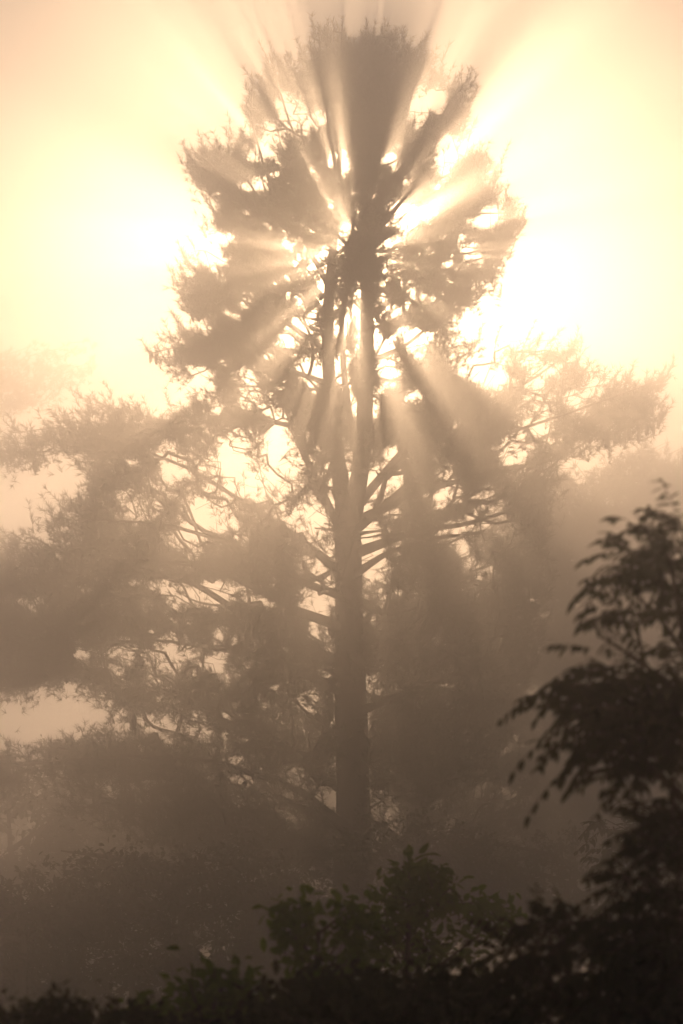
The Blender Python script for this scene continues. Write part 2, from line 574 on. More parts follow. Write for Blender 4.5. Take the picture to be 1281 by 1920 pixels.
LIMBS = [
    [(650, 1180, 30, 0), (545, 1140, 17, -.6), (475, 1100, 13, -.9), (410, 1070, 9, -1.1), (350, 1058, 7, -1.2), (270, 1050, 4, -1.4)],
    [(650, 1250, 30, 0), (520, 1190, 17, .4), (430, 1136, 14, .6), (370, 1096, 12, .7), (320, 1082, 9, .8), (250, 1076, 7, .9), (170, 1075, 5, 1), (50, 1090, 3, 1.2)],
    [(432, 1137, 6, .6), (380, 1133, 5, .6), (345, 1120, 3, .5), (318, 1094, 2, .4)],
    [(650, 1080, 26, 0), (560, 1010, 15, .9), (470, 950, 11, 1.4), (360, 880, 8, 1.7), (230, 830, 5, 2), (120, 800, 3, 2.2), (20, 812, 2, 2.2)],
    [(650, 1120, 22, 0), (560, 1090, 13, -1), (440, 1020, 9, -1.8), (300, 980, 6, -2.4), (140, 975, 3, -2.8)],
    [(650, 1020, 22, 0), (560, 830, 14, -.4), (548, 790, 11, -.5), (520, 740, 8, -.6), (470, 690, 5, -.8)],
    [(650, 1300, 26, 0), (540, 1250, 14, -.8), (430, 1220, 9, -1.2), (300, 1200, 6, -1.6), (150, 1210, 4, -1.9), (20, 1240, 2, -2)],
    [(655, 1490, 28, 0), (545, 1412, 18, -.4), (490, 1372, 12, -.6), (420, 1330, 8, -.8), (300, 1300, 5, -.9)],
    [(655, 1560, 26, 0), (510, 1490, 12, .5), (470, 1436, 9, .6), (440, 1388, 7, .7), (410, 1340, 4, .7)],
    [(655, 1560, 28, 0), (560, 1480, 16, -.9), (400, 1425, 9, -1.5), (250, 1418, 6, -1.8), (130, 1424, 4, -2), (10, 1440, 2, -2)],
    [(655, 1660, 28, 0), (550, 1592, 14, .4), (450, 1560, 9, .6), (330, 1545, 6, .7), (180, 1515, 3, .8)],
    [(660, 985, 28, 0), (760, 932, 14, .3), (850, 905, 11, .5), (950, 880, 9, .6), (1040, 862, 7, .8), (1095, 832, 5, .9), (1180, 770, 3, 1)],
    [(660, 1040, 26, 0), (790, 992, 13, -.5), (870, 984, 10, -.8), (980, 950, 6, -1)],
    [(660, 1080, 22, 0), (720, 1040, 12, -1), (800, 1010, 9, -1.8), (900, 1000, 5, -2.4)],
    [(660, 960, 26, 0), (760, 840, 13, 1), (880, 770, 9, 1.6), (1000, 710, 6, 2), (1070, 660, 3, 2.2)],
    [(660, 1000, 22, 0), (800, 880, 12, -1.2), (930, 820, 8, -1.9), (1080, 770, 5, -2.3), (1230, 715, 2, -2.5)],
    [(660, 1240, 24, 0), (780, 1190, 13, .4), (880, 1150, 8, .6), (960, 1120, 4, .6)],
    [(660, 1340, 24, 0), (760, 1300, 13, -.7), (860, 1260, 8, -1.1), (930, 1200, 4, -1.3)],
    # upper crown, rising limbs
    [(688, 520, 16, .3), (740, 460, 9, .1), (800, 430, 6, 0), (880, 400, 4, -.1), (960, 400, 2, -.1)],
    [(688, 600, 16, .3), (760, 540, 9, .6), (850, 500, 6, .8), (950, 470, 3, .9)],
    [(690, 400, 13, .3), (740, 330, 8, .2), (800, 260, 5, .1), (860, 170, 3, 0)],
    [(690, 450, 13, .3), (770, 360, 8, .7), (860, 320, 5, .9), (920, 300, 3, 1)],
    [(618, 540, 14, -.3), (560, 430, 9, -.4), (500, 330, 6, -.5), (470, 220, 4, -.5), (475, 150, 2, -.5)],
    [(616, 600, 14, -.3), (540, 490, 9, -.7), (470, 400, 6, -.9), (400, 310, 4, -1), (360, 280, 2, -1)],
    [(626, 430, 12, -.3), (580, 330, 8, -.2), (540, 220, 5, -.1), (505, 100, 3, 0)],
    [(615, 660, 15, -.3), (530, 600, 9, -.2), (450, 560, 6, -.1), (350, 520, 3, 0)],
    [(618, 720, 15, -.3), (530, 690, 9, -.8), (430, 650, 6, -1.2), (330, 650, 3, -1.4), (285, 662, 2, -1.4)],
    [(688, 680, 15, .3), (760, 650, 8, -.1), (830, 590, 5, -.3), (900, 540, 3, -.4)],
    [(632, 330, 9, -.25), (612, 200, 6, .1), (598, 60, 3, .2)],
    [(694, 280, 9, .25), (730, 170, 6, .1), (738, 60, 3, 0)],
    [(694, 330, 9, .25), (760, 210, 6, .3), (800, 95, 3, .4)],
]
V, Fc, off = [], [], 0
allp = []
for i, (k, (pts, rad)) in enumerate(STEMS.items()):
    v, f, pp, rr = sweep(pts, rad, 20, 0.045, i)
    V.append(v)
    Fc.append(f + off)
    off += len(v)
    allp.append((pts, rad))
trunk_o = mesh_obj('trunk', np.concatenate(V), np.concatenate(Fc), M_BARK, pine, True)
for _k in range(14):
    _v = _rs.uniform(980, 1640)
    _s = _rs.choice((-1, 1))
    _l = _rs.uniform(35, 75)
    LIMBS.append([(658, _v, 13, 0), (658 + _s * _l * .6, _v - _l * .12, 6, _rs.uniform(-.2, .2)), (658 + _s * _l, _v - _l * _rs.uniform(.1, .5), 3, _rs.uniform(-.3, .3))])
V, Fc, off = [], [], 0
for i, L in enumerate(LIMBS):
    pts, rad = stem(L)
    pts = pts.copy()
    v, f, pp, rr = sweep(pts, rad, 8, 0.05, 20 + i)
    V.append(v)
    Fc.append(f + off)
    off += len(v)
    allp.append((pts, rad))


def axis_main(p):
    """distance from the nearer stem of the pine, plus nothing else"""
    z = p[:, 2]
    best = None
    for k in ('trunk', 'left', 'right'):
        pts = STEMS[k][0]
        o = np.argsort(pts[:, 2])
        ax = np.interp(z, pts[o, 2], pts[o, 0])
        ay = np.interp(z, pts[o, 2], pts[o, 1])
        dz = np.maximum(0, pts[:, 2].min() - z) + np.maximum(0, z - pts[:, 2].max())
        d = np.sqrt((p[:, 0] - ax) ** 2 + (p[:, 1] - ay) ** 2 + dz ** 2)
        best = d if best is None else np.minimum(best, d)
    return best


def half_upper(v):
    return np.interp(v, [25, 90, 200, 300, 420, 560, 700, 850], [90, 190, 220, 285, 310, 320, 330, 320])


def half_low(v):
    return np.interp(v, [600, 850, 1100, 1350, 1640], [420, 620, 640, 640, 560])


base = skeleton(allp)
G = GAPS
tips = np.concatenate([
    sample_region(UPPER, G, 660, half_upper, YP, 3200, 0.9),
    sample_region(UPPER, G, 660, half_upper, YP, 3200, 0.9, clusters=260, csize=0.3, flat=0.8),
    sample_region([(430, 330), (560, 300), (760, 300), (880, 350), (900, 480), (840, 600), (700, 640), (560, 660), (400, 600), (380, 480)], G, 660, half_upper, YP, 350, 0.8),
    sample_region([(u, v) for u, v in UPPER if v < 430] , G, 660, half_upper, YP, 1000, 0.9),
    sample_region([(640, 445), (700, 445), (712, 500), (690, 530), (645, 525), (628, 485)], (), 660, half_upper, YP, 130, 0.5),
    sample_region(RIGHT, G, 660, half_low, YP, 1200, 0.6),
    sample_region(RIGHT, G, 660, half_low, YP, 3100, 0.6, clusters=200, csize=0.5, flat=0.5),
    sample_region([(700, 760), (860, 700), (960, 740), (930, 900), (720, 900)], G, 660, half_low, YP, 420, 0.5),
    sample_region(LEFT, G, 660, half_low, YP, 1200, 0.6),
    sample_region(LEFT, G, 660, half_low, YP, 5000, 0.6, clusters=260, csize=0.5, flat=0.45),
    sample_region(LOWER, G, 660, half_low, YP, 1500, 0.5, clusters=60, csize=0.5, flat=0.35),
])
# shoots standing out of the crown's upper edge, spaced along the outline
edge = [(598, 34), (642, 28), (616, 70), (672, 60), (700, 38), (738, 42), (722, 70), (775, 80), (800, 78), (820, 118), (872, 142), (850, 150), (502, 84), (530, 98),
        (566, 118), (468, 152), (472, 140), (430, 232), (448, 240), (352, 274), (380, 276), (412, 280), (930, 298), (910, 285), (886, 290), (976, 405), (340, 512), (350, 560),
        (286, 662), (316, 656), (20, 805), (12, 815), (66, 858), (140, 655 + 180), (1245, 706), (1215, 712), (1180, 708), (1225, 770), (1078, 640), (60, 966), (100, 1005)]
tips = np.concatenate([tips, np.array([P(u, v + (26 if v < 300 else 6), YP + rng.normal(0, .5)) for u, v in edge])])
N, par, rad, tid, n0 = grow(base, tips, axis_main, r_tip=0.0045, droop=0.11, seed=3, pow_=0.40, rmax=0.055)
tv, tf = twig_mesh(N, par, rad, n0)
V.append(tv)
Fc.append(tf + off)


def up_pine(p):
    return np.interp(p[:, 2], [4, 9, 13, 17], [0.35, 0.45, 0.8, 1.4])


pos, dirs, ends, enddir = shoots(N, par, tid, n0, 0.5, per=5, sp=0.075, upfn=up_pine)
keep = cut_gaps(pos, [(g[0], g[1], g[2] * .95, g[3] * .95) + tuple(g[4:]) for g in GAPS])
pos, dirs = pos[keep], dirs[keep]
nv, nf = tufts(pos, dirs, 0.155, 0.0105, 13, (0.2, 1.05), 0.06)


def rim_shoots(ends):
    """upright new shoots standing clear of the crown's rim"""
    rg2 = np.random.default_rng(77)
    sel = []
    for lo_z, hi_z, w in ((12.5, 30, .20), (9.5, 12.5, .28), (4, 9.5, .4)):
        z_ok = (ends[:, 2] > lo_z) & (ends[:, 2] <= hi_z)
        for axis_, bw in ((0, w), (2, w)):
            b = np.floor(ends[:, axis_] / bw).astype(int)
            key = ends[:, 2] if axis_ == 0 else np.abs(ends[:, 0] - 0.2)
            for sgn in ((1,) if axis_ == 0 else (1, -1)):
                m = z_ok if axis_ == 0 else z_ok & (np.sign(ends[:, 0] - .2) == sgn)
                ids = np.where(m)[0]
                for k in np.unique(b[ids]):
                    c = ids[b[ids] == k]
                    sel.extend(c[np.argsort(-key[c])[:2 if lo_z > 9 else 1]])
    sel = np.unique(sel)
    p = ends[sel]
    o = p - np.array([0.2, YP, 0])
    o[:, 2] = 0
    up = np.interp(p[:, 2], [5, 10, 16], [.7, 1.1, 1.8])[:, None]
    d = unit(unit(o) * .7 + np.array([0, 0, 1]) * up + rg2.normal(0, .25, p.shape))
    L = rg2.uniform(.12, .34, (len(p), 1))
    tip = p + d * L
    sv, sf = tubes(p - d * .05, tip, np.full(len(p), .007), np.full(len(p), .004), 3)
    V_, F_ = [], []
    n_ = 0
    for t, ln, n, spr in ((1.0, .15, 11, (.25, 1.25)), (.62, .13, 9, (.4, 1.3)), (.25, .13, 9, (.4, 1.2))):
        v, f = tufts(p + d * L * t, d, ln, .0135, n, spr, 0, int(t * 100))
        V_.append(v)
        F_.append(f + n_)
        n_ += len(v)
    return sv, sf, np.concatenate(V_), np.concatenate(F_)


sv, sf, rv, rf = rim_shoots(ends)
V.append(sv)
Fc.append(sf + sum(len(x) for x in V[:-1]))
mesh_obj('branches', np.concatenate(V), np.concatenate(Fc), M_TWIG, pine, True)
nf = np.concatenate([nf, rf + len(nv)])
nv = np.concatenate([nv, rv])
mesh_obj('crown', nv, nf, M_NEEDLE, pine)

# hanging cones
cone_spots = [(1100, 812), (1118, 818), (1122, 800), (1146, 806), (1152, 830), (1158, 800), (1178, 805), (1186, 822), (1196, 800), (1208, 808), (1226, 798), (1232, 790),
              (1085, 700), (1095, 690), (1135, 822), (1168, 812), (8, 842), (18, 850), (66, 868), (72, 862), (12, 1275), (20, 1285), (62, 1272), (286, 662), (300, 668),
              (332, 660), (362, 590), (478, 800), (410, 640), (352, 560), (875, 160), (930, 310), (540, 420), (560, 130), (940, 470), (912, 530), (395, 345), (420, 320)]
for i, (u, v) in enumerate(cone_spots):
    tgt = P(u, v, YP)
    d = np.hypot(ends[:, 0] - tgt[0], ends[:, 2] - tgt[2]) + 0.08 * np.abs(ends[:, 1] - YP)
    e = ends[int(np.argmin(d))]
    top = np.array([tgt[0] * 0.7 + e[0] * 0.3, e[1], tgt[2] * 0.6 + e[2] * 0.4])
    v_, f_ = cone_mesh(top, rng.uniform(0.17, 0.24), rng)
    mesh_obj('pine_cone', v_, f_, M_CONE, pine, True)

#NEXT
# ------------------------------------------------------------------ leaves
def leaf_blades(pos, dirs, nrm, length, width, rg, fold=0.25):
    """oval pointed blades folded along the midrib: two quads each"""
    k = len(pos)
    d = unit(dirs)
    s = unit(np.cross(d, nrm))
    n = np.cross(s, d)
    L = length * rg.uniform(0.55, 1.25, (k, 1))
    w = width * rg.uniform(0.8, 1.15, (k, 1)) / 2
    up = n * w * fold
    bend = n * L * rg.uniform(-0.18, 0.05, (k, 1))
    v = np.stack([pos, pos + d * L * .3 + s * w * .85 + up, pos + d * L * .66 + s * w * .8 + up + bend * .4, pos + d * L + bend,
                  pos + d * L * .66 - s * w * .8 + up + bend * .4, pos + d * L * .3 - s * w * .85 + up], 1).reshape(-1, 3)
    b = (np.arange(k) * 6)[:, None]
    f = np.concatenate([b + np.array([[0, 1, 2, 3]]), b + np.array([[0, 3, 4, 5]])])
    return v, f


def fronds(base, dirs, length, rg, pairs=8, leaflet=0.085, lw=0.03, droop=0.4):
    """pinnate leaves: an arching stalk with drooping leaflets in pairs"""
    k = len(base)
    d = unit(dirs)
    L = length * rg.uniform(0.5, 1.3, (k, 1))
    droop = droop * rg.uniform(.2, 1.9, (k, 1, 1))
    t = np.linspace(0, 1, pairs + 1)
    z = np.array([0, 0, 1.0])
    pts = base[:, None] + d[:, None] * (L[:, None] * t[None, :, None]) - z * droop * L[:, None] * (t ** 2)[None, :, None]
    seg0, seg1 = pts[:, :-1].reshape(-1, 3), pts[:, 1:].reshape(-1, 3)
    sv, sf = tubes(seg0, seg1, np.full(len(seg0), length * .011), np.full(len(seg0), length * .009), 3)
    tan = unit(np.gradient(pts, axis=1))
    side = unit(np.cross(tan, z + 0.001))
    P_, D_, N_ = [], [], []
    for i in range(1, pairs + 1):
        for sgn in (-1, 1):
            dd = side[:, i] * sgn * 0.75 + tan[:, i] * 0.55 - z * rg.uniform(0.25, 0.8, (k, 1)) + rg.normal(0, .12, (k, 3))
            P_.append(pts[:, i])
            D_.append(dd)
            N_.append(z + 0.4 * side[:, i] * sgn + rg.normal(0, .25, (k, 3)))
    P_.append(pts[:, -1])
    D_.append(tan[:, -1] - z * 0.4)
    N_.append(np.tile(z, (k, 1)) + rg.normal(0, .2, (k, 3)))
    P_, D_, N_ = np.concatenate(P_), np.concatenate(D_), np.concatenate(N_)
    live = rg.random(len(P_)) > .14
    lv, lf = leaf_blades(P_[live], D_[live], N_[live], leaflet, lw, rg)
    return sv, sf, lv, lf


def broadleaf(name, label, cat, group, polys_px, limbs_px, root_uv, Y, counts, leaf, mats, seed, half, centre, leaf_per=9, depth_k=0.8, clusters=0, csize=.3,
              flat=.7, kind='leaf', r_tip=0.004, gaps=(), extra=None, frond_len=.36, out_up=.35, near=1.0):
    rg = np.random.default_rng(seed)
    Y = Y * near
    root = empty(name, P(root_uv[0], root_uv[1], Y) * np.array([1, 1, 0]))
    tag(root, label, cat, group)
    px = Y / F
    leaf, csize, r_tip, frond_len = (leaf[0] * near, leaf[1] * near), csize * near, r_tip * near, frond_len * near
    V, Fc, off, allp = [], [], 0, []
    for i, L in enumerate(limbs_px):
        pts = np.array([P(u, v, Y + d * near) for u, v, w, d in L])
        if i == 0:
            pts[0, 2] = -0.15
        rad_ = np.array([w * px / 2 for u, v, w, d in L])
        v, f, pp, rr = sweep(pts, rad_, 9, 0.04, seed + i)
        if i == 0:
            mesh_obj('trunk', v, f, mats[0], root, True)
        else:
            V.append(v)
            Fc.append(f + off)
            off += len(v)
        allp.append((pts, rad_))
    tips = np.concatenate([sample_region(p, gaps, centre, lambda v: np.full(np.shape(v), float(half)), Y, c, depth_k, clusters, rg, flat, csize) for p, c in zip(polys_px, counts)])
    c0 = P(centre, root_uv[1], Y)

    def axis(p):
        return np.hypot(p[:, 0] - c0[0], p[:, 1] - c0[1])
    N, par, rad, tid, n0 = grow(skeleton(allp, max(.05, .006 * Y)), tips, axis, r_tip, .05, .05, max(.07, .007 * Y), seed=seed)
    tv, tf = twig_mesh(N, par, rad, n0, .006)
    V.append(tv)
    Fc.append(tf + off)
    ends = N[tid]
    d = unit(ends - N[np.maximum(par[tid], 0)])
    out = ends - np.array([c0[0], c0[1], 0])
    out[:, 2] = 0
    if kind == 'leaf':
        mesh_obj('branches', np.concatenate(V), np.concatenate(Fc), mats[1], root, True)
        P_, D_ = [], []
        for i in range(leaf_per):
            P_.append(ends + rg.normal(0, leaf[0] * .65, ends.shape))
            D_.append(d + rg.normal(0, .8, ends.shape) + np.array([0, 0, -.25]))
        P_, D_ = np.concatenate(P_), np.concatenate(D_)
        Nn = np.array([0, 0, 1.0]) + rg.normal(0, .45, P_.shape)
        v, f = leaf_blades(P_, D_, Nn, leaf[0], leaf[1], rg)
        mesh_obj('crown', v, f, mats[2], root)
    else:
        dd = unit(unit(out) * .7 + d * .4 + rg.normal(0, .5, d.shape) + np.array([0, 0, out_up]))
        bs = ends
        if extra:
            eb = np.array([P(u0, v0, Y + dy * near) for u0, v0, u1, v1, dy in extra])
            ee = np.array([P(u1, v1, Y + dy * near) for u0, v0, u1, v1, dy in extra])
            el = np.linalg.norm(ee - eb, axis=1, keepdims=True)
            ed = unit(ee - eb) + np.array([0, 0, .5])
        sv, sf, lv, lf = fronds(bs, dd, frond_len, rg, 7, leaf[0], leaf[1])
        if extra:
            m = []
            for b_, e_, l_ in zip(eb, ed, el):
                s1, s2, l1, l2 = fronds(b_[None], e_[None], float(l_[0]) * .9, rg, 9, leaf[0], leaf[1])
                lf = np.concatenate([lf, l2 + len(lv)])
                lv = np.concatenate([lv, l1])
                sf = np.concatenate([sf, s2 + len(sv)])
                sv = np.concatenate([sv, s1])
        n_ = sum(len(x) for x in V)
        V.append(sv)
        Fc.append(sf + n_)
        mesh_obj('branches', np.concatenate(V), np.concatenate(Fc), mats[1], root, True)
        mesh_obj('crown', lv, lf, mats[2], root)
    return root


# ------------------------------------------------------------------ other pines near the big one
def side_pine(label, Y, trunk_px, pads, seed, count_k=1.0, gaps=()):
    rg = np.random.default_rng(seed)
    u0 = trunk_px[-1][0]
    root = empty('pine_tree', P(trunk_px[0][0], 1800, Y) * np.array([1, 1, 0]))
    tag(root, label, 'tree')
    px = Y / F
    pts = np.array([P(u, v, Y) for u, v, w in trunk_px])
    pts[0, 2] = -.2
    rad_ = np.array([w * px / 2 for u, v, w in trunk_px])
    v, f, pp, rr = sweep(pts, rad_, 10, .035, seed)
    mesh_obj('trunk', v, f, M_BARK, root, True)
    tips = np.concatenate([sample_region(p, gaps, cu, lambda v, h=h: np.full(np.shape(v), float(h)), Y, int(c * k), .8, cl and max(6, int(c / 26)), rg, .45, .45)
                           for p, cu, h, c in pads for k, cl in ((.5, 0), (.5, 1))])

    def axis(p):
        return np.hypot(p[:, 0] - np.interp(p[:, 2], pts[:, 2], pts[:, 0]), p[:, 1] - Y)
    N, par, rad, tid, n0 = grow(skeleton([(pts, rad_)]), tips, axis, .006, .1, .1, .3, seed=seed)
    tv, tf = twig_mesh(N, par, rad, n0)
    mesh_obj('branches', tv, tf, M_TWIG, root, True)
    pos, dirs, ends, ed = shoots(N, par, tid, n0, .5, 5, .085, rg)
    keep = cut_gaps(pos, gaps, rg)
    nv, nf = tufts(pos[keep], dirs[keep], .17, .015, 11, (.2, 1.1), .06, seed)
    mesh_obj('crown', nv, nf, M_NEEDLE, root)


RG2 = [(1000, 1125, 14, 12, .95), (905, 1062, 26, 14, .7), (1010, 1150, 26, 10, .5), (930, 1200, 26, 12, .85), (700, 1240, 7, 18, .9), (862, 1290, 9, 17, .85), (925, 1312, 13, 7, .85),
       (760, 1350, 22, 9, .85), (700, 1320, 7, 14, .8), (862, 1330, 10, 8, .8), (955, 1490, 14, 8, .9), (805, 1495, 12, 9, .85), (870, 1405, 6, 5, .9), (812, 1590, 10, 14, .8), (886, 1040, 24, 24, 1, 1), (755, 1098, 20, 26, 1, 1), (705, 905, 14, 30, 1, 1),
       (770, 1050, 24, 40, .5), (730, 1100, 30, 40, .5), (1130, 1165, 26, 10, .6)]
RG2 += [(_rs.uniform(700, 1020), _rs.uniform(950, 1600), _rs.uniform(7, 16), _rs.uniform(5, 11), .9) for _k in range(70)]
RG2 += [g for g in GAPS if len(g) > 5]
side_pine('slender hazy pine close behind and right of the fork-trunked pine', 56.0, [(775, 1800, 46), (770, 1500, 34), (766, 1200, 27), (764, 1000, 20), (762, 860, 8)],
          [([(762, 900), (860, 960), (960, 1020), (1000, 1120), (985, 1300), (1010, 1450), (1000, 1640), (840, 1660), (700, 1660), (690, 1300), (705, 1060), (740, 950)], 800, 230, 1700)], 101, 1, RG2)
side_pine('broad hazy pine behind the dark drooping-leaved tree at right', 64.0, [(1190, 1800, 60), (1185, 1500, 46), (1180, 1150, 30), (1180, 930, 10), (1180, 880, 4)],
          [([(880, 1010), (960, 930), (1040, 885), (1110, 900), (1135, 868), (1185, 836), (1240, 852), (1290, 838), (1335, 900), (1400, 940), (1420, 1050), (1490, 1130), (1450, 1240), (1510, 1380), (1440, 1500), (1300, 1640), (980, 1620), (930, 1400), (950, 1200)], 1170, 270, 8500)],
          102, 1, RG2)
side_pine('pale hazy pine reaching in from behind at the left edge', 70.0, [(-190, 1800, 60), (-185, 1400, 46), (-180, 900, 26), (-180, 610, 8)],
          [([(-330, 690), (-120, 630), (0, 655), (50, 640), (100, 650), (130, 690), (135, 650), (178, 648), (176, 700), (120, 740), (60, 765), (-60, 790), (-330, 780)], -80, 230, 900),
           ([(-330, 980), (-40, 985), (30, 1000), (75, 1050), (60, 1100), (-20, 1180), (-330, 1280)], -150, 230, 700)], 103)

# ------------------------------------------------------------------ understory and far trees
MF = (M_BARK, M_TWIG, M_FARLEAF)


def understory(label, u, top, Y, hw, n, seed, base_v=1800, group=None, leaf=(.11, .065), flat=.6, name='broadleaf_tree'):
    rg = np.random.default_rng(seed)
    h = base_v - top
    poly = []
    for a in np.linspace(0, 2 * math.pi, 26, endpoint=False):
        k = 1 + .16 * math.sin(3 * a + seed) + .1 * math.sin(7 * a + 2 * seed) + rg.normal(0, .05)
        poly.append((u + hw * k * math.cos(a), top + h * .52 - h * .52 * min(1.06, k) * math.sin(a)))
    lim = [[(u, base_v + 20, .16 * hw * .5 + 6, 0), (u + 4, base_v - h * .35, .1 * hw * .5 + 4, 0), (u - 4, base_v - h * .65, .05 * hw * .5 + 3, .1), (u, top + h * .1, 3, 0)]]
    for k in range(7):
        s = 1 if k % 2 else -1
        y0 = base_v - h * (.25 + .08 * k)
        lim.append([(u, y0, .05 * hw + 2, 0), (u + s * hw * .4, y0 - h * .12, .03 * hw + 2, (k - 3) * .3), (u + s * hw * .75, y0 - h * .18, 3, (k - 3) * .5)])
    return broadleaf(name, label, 'tree', group, [poly], lim, (u, base_v), Y, [n], leaf, MF, seed, hw * 1.2, u, 10, .8, max(8, n // 14), .5 * hw * Y / F / 2.6, flat, 'leaf', .005)


understory('hazy reddish-brown leafy tree under the low left limbs of the big pine', 340, 1575, 43.0, 300, 700, 201)
understory('dim leafy tree low at the left edge beneath the pine limbs', 40, 1650, 40.0, 190, 420, 202)
understory('low hazy bush-like tree just left of the big pine trunk foot', 560, 1660, 45.0, 150, 380, 203)
understory('dim round tree at the right of the big pine trunk foot', 880, 1560, 47.0, 190, 420, 204)
understory('hazy bush-like tree close to the right side of the big pine trunk foot', 765, 1500, 46.0, 130, 380, 208)
understory('hazy low tree in front of the broad pine at right', 1080, 1560, 48.0, 190, 420, 205)

understory('faint round tree far behind the left limbs, above the bottom left mist', 20, 1395, 64.0, 170, 420, 206, 1785, None, (.2, .12))
understory('faint wide tree far behind the low left limb of the big pine', 270, 1450, 70.0, 170, 380, 207, 1785, None, (.2, .12))
far = [(-330, 1330, 96), (-150, 1392, 88), (30, 1420, 104), (190, 1400, 92), (330, 1440, 110), (470, 1400, 98), (600, 1430, 88), (740, 1390, 106), (880, 1410, 95), (1010, 1380, 88),
       (1150, 1420, 108), (1300, 1380, 92), (1460, 1350, 100)]
for i, (u, t, Y) in enumerate(far):
    understory('faint tree of the far treeline dissolving in the haze', u, t, float(Y), 115 + (i * 37) % 50, 300, 300 + i, 1779, 'far trees fading in the haze', (.3, .19))

# ------------------------------------------------------------------ near saplings and shrubs
MN = (M_TWIG, M_TWIG, M_LEAF)
MD = (M_TWIG, M_TWIG, M_DARKLEAF)
broadleaf('sapling', 'young yellow-green sapling with upright stem, tallest of the low plants in the middle', 'sapling', None,
          [[(770, 1625), (805, 1635), (825, 1660), (800, 1680), (738, 1675), (745, 1640)],
           [(735, 1680), (830, 1670), (885, 1690), (960, 1705), (975, 1725), (900, 1745), (870, 1720), (800, 1720), (720, 1720), (690, 1700)],
           [(700, 1720), (900, 1740), (900, 1830), (830, 1870), (700, 1860), (650, 1780)]],
          [[(768, 2150, 18, 0), (766, 1800, 11, 0), (764, 1700, 7, 0), (772, 1630, 3, 0)], [(766, 1740, 6, 0), (840, 1690, 4, .1), (940, 1695, 2, .2)], [(766, 1800, 6, 0), (720, 1740, 4, -.1), (690, 1700, 2, -.2)],
           [(766, 1860, 6, 0), (850, 1790, 4, -.2), (890, 1760, 2, -.3)]], (768, 2150), 16.0, [46, 64, 76], (.080, .046), MN, 401, 110, 770, 6, .8, 14, .08, .7, 'leaf', .0016, near=.75)
broadleaf('sapling', 'thin leaning sapling with sparse leaf tufts left of the tallest sapling', 'sapling', None,
          [[(505, 1722), (540, 1712), (585, 1726), (590, 1745), (545, 1756), (520, 1740)], [(620, 1712), (655, 1702), (700, 1712), (690, 1740), (640, 1750)], [(560, 1770), (640, 1760), (680, 1800), (640, 1870), (560, 1850)]],
          [[(640, 2300, 13, 0), (610, 1850, 8, 0), (575, 1760, 5, 0), (540, 1705, 3, 0)], [(600, 1830, 5, 0), (640, 1750, 4, .1), (660, 1695, 2, .1)]], (640, 2300), 12.0, [30, 24, 55], (.062, .036), MN, 402, 80, 600, 6, .7, 7, .063,
          .7, 'leaf', .0016, near=.75)
broadleaf('shrub', 'small round leafy shrub with lit green tips, lowest left of the saplings', 'shrub', None,
          [[(348, 1832), (395, 1816), (440, 1818), (475, 1850), (452, 1862), (475, 1920), (470, 2000), (340, 2000)]],
          [[(405, 2350, 14, 0), (405, 1950, 9, 0), (400, 1860, 5, 0), (402, 1815, 3, 0)], [(405, 1940, 5, 0), (450, 1880, 3, .1), (465, 1845, 2, .1)], [(405, 1950, 5, 0), (365, 1880, 3, -.1), (355, 1840, 2, -.1)]],
          (405, 2350), 11.0, [170], (.060, .036), MN, 403, 80, 405, 7, .9, 14, .073, .8, 'leaf', .0016, near=.75)
broadleaf('shrub', 'tiny leafy shrub at the very bottom left of the small round shrub', 'shrub', None,
          [[(255, 1895), (275, 1880), (300, 1890), (345, 1930), (340, 2000), (240, 2000)]],
          [[(290, 2350, 9, 0), (285, 1980, 6, 0), (280, 1900, 3, 0)]], (290, 2350), 11.5, [70], (.058, .035), MN, 404, 50, 290, 9, .9, 8, .062, .8, 'leaf', .0016, near=.75)
broadleaf('shrub', 'dark dense shrub spreading along the bottom under the saplings', 'shrub', None,
          [[(470, 1905), (560, 1870), (650, 1850), (760, 1835), (900, 1840), (960, 1860), (980, 2050), (460, 2050)]],
          [[(720, 2380, 16, 0), (720, 2000, 10, 0), (715, 1880, 4, 0)], [(720, 2010, 7, 0), (600, 1930, 5, .2), (520, 1900, 2, .3)], [(720, 2010, 7, 0), (840, 1920, 5, -.2), (940, 1880, 2, -.3)]],
          (720, 2380), 10.5, [950], (.060, .036), MD, 405, 260, 720, 10, .5, 46, .092, .8, 'leaf', .0018, near=.7)
broadleaf('shrub', 'dim low shrub merging with the dark bottom left corner', 'shrub', None,
          [[(-80, 1890), (60, 1895), (110, 1880), (150, 1915), (240, 1895), (330, 1930), (420, 1925), (520, 1945), (520, 2020), (-80, 2020)]],
          [[(180, 2120, 20, 0), (180, 1960, 12, 0), (170, 1880, 5, 0)], [(180, 1970, 8, 0), (80, 1920, 5, .2), (-20, 1890, 2, .3)], [(180, 1970, 8, 0), (300, 1920, 5, -.2), (420, 1910, 2, -.3)]],
          (180, 2120), 17.0, [700], (.06, .036), MD, 406, 300, 200, 10, .7, 50, .12, .7, 'leaf', .0028, near=.4)
broadleaf('shrub', 'hazy wide thicket-like shrub filling the lower left below the trees', 'shrub', None,
          [[(-120, 1775), (0, 1740), (130, 1765), (230, 1745), (330, 1775), (430, 1750), (540, 1770), (640, 1780), (700, 1830), (700, 1930), (-120, 1930)]],
          [[(250, 1900, 22, 0), (250, 1870, 14, 0), (240, 1800, 6, 0)], [(250, 1900, 9, 0), (80, 1830, 6, .3), (-60, 1780, 2, .5)], [(250, 1900, 9, 0), (420, 1830, 6, -.3), (600, 1800, 2, -.5)]],
          (250, 1900), 42.0, [1300], (.11, .065), MD, 407, 420, 280, 10, .6, 90, .3, .7, 'leaf', .004)
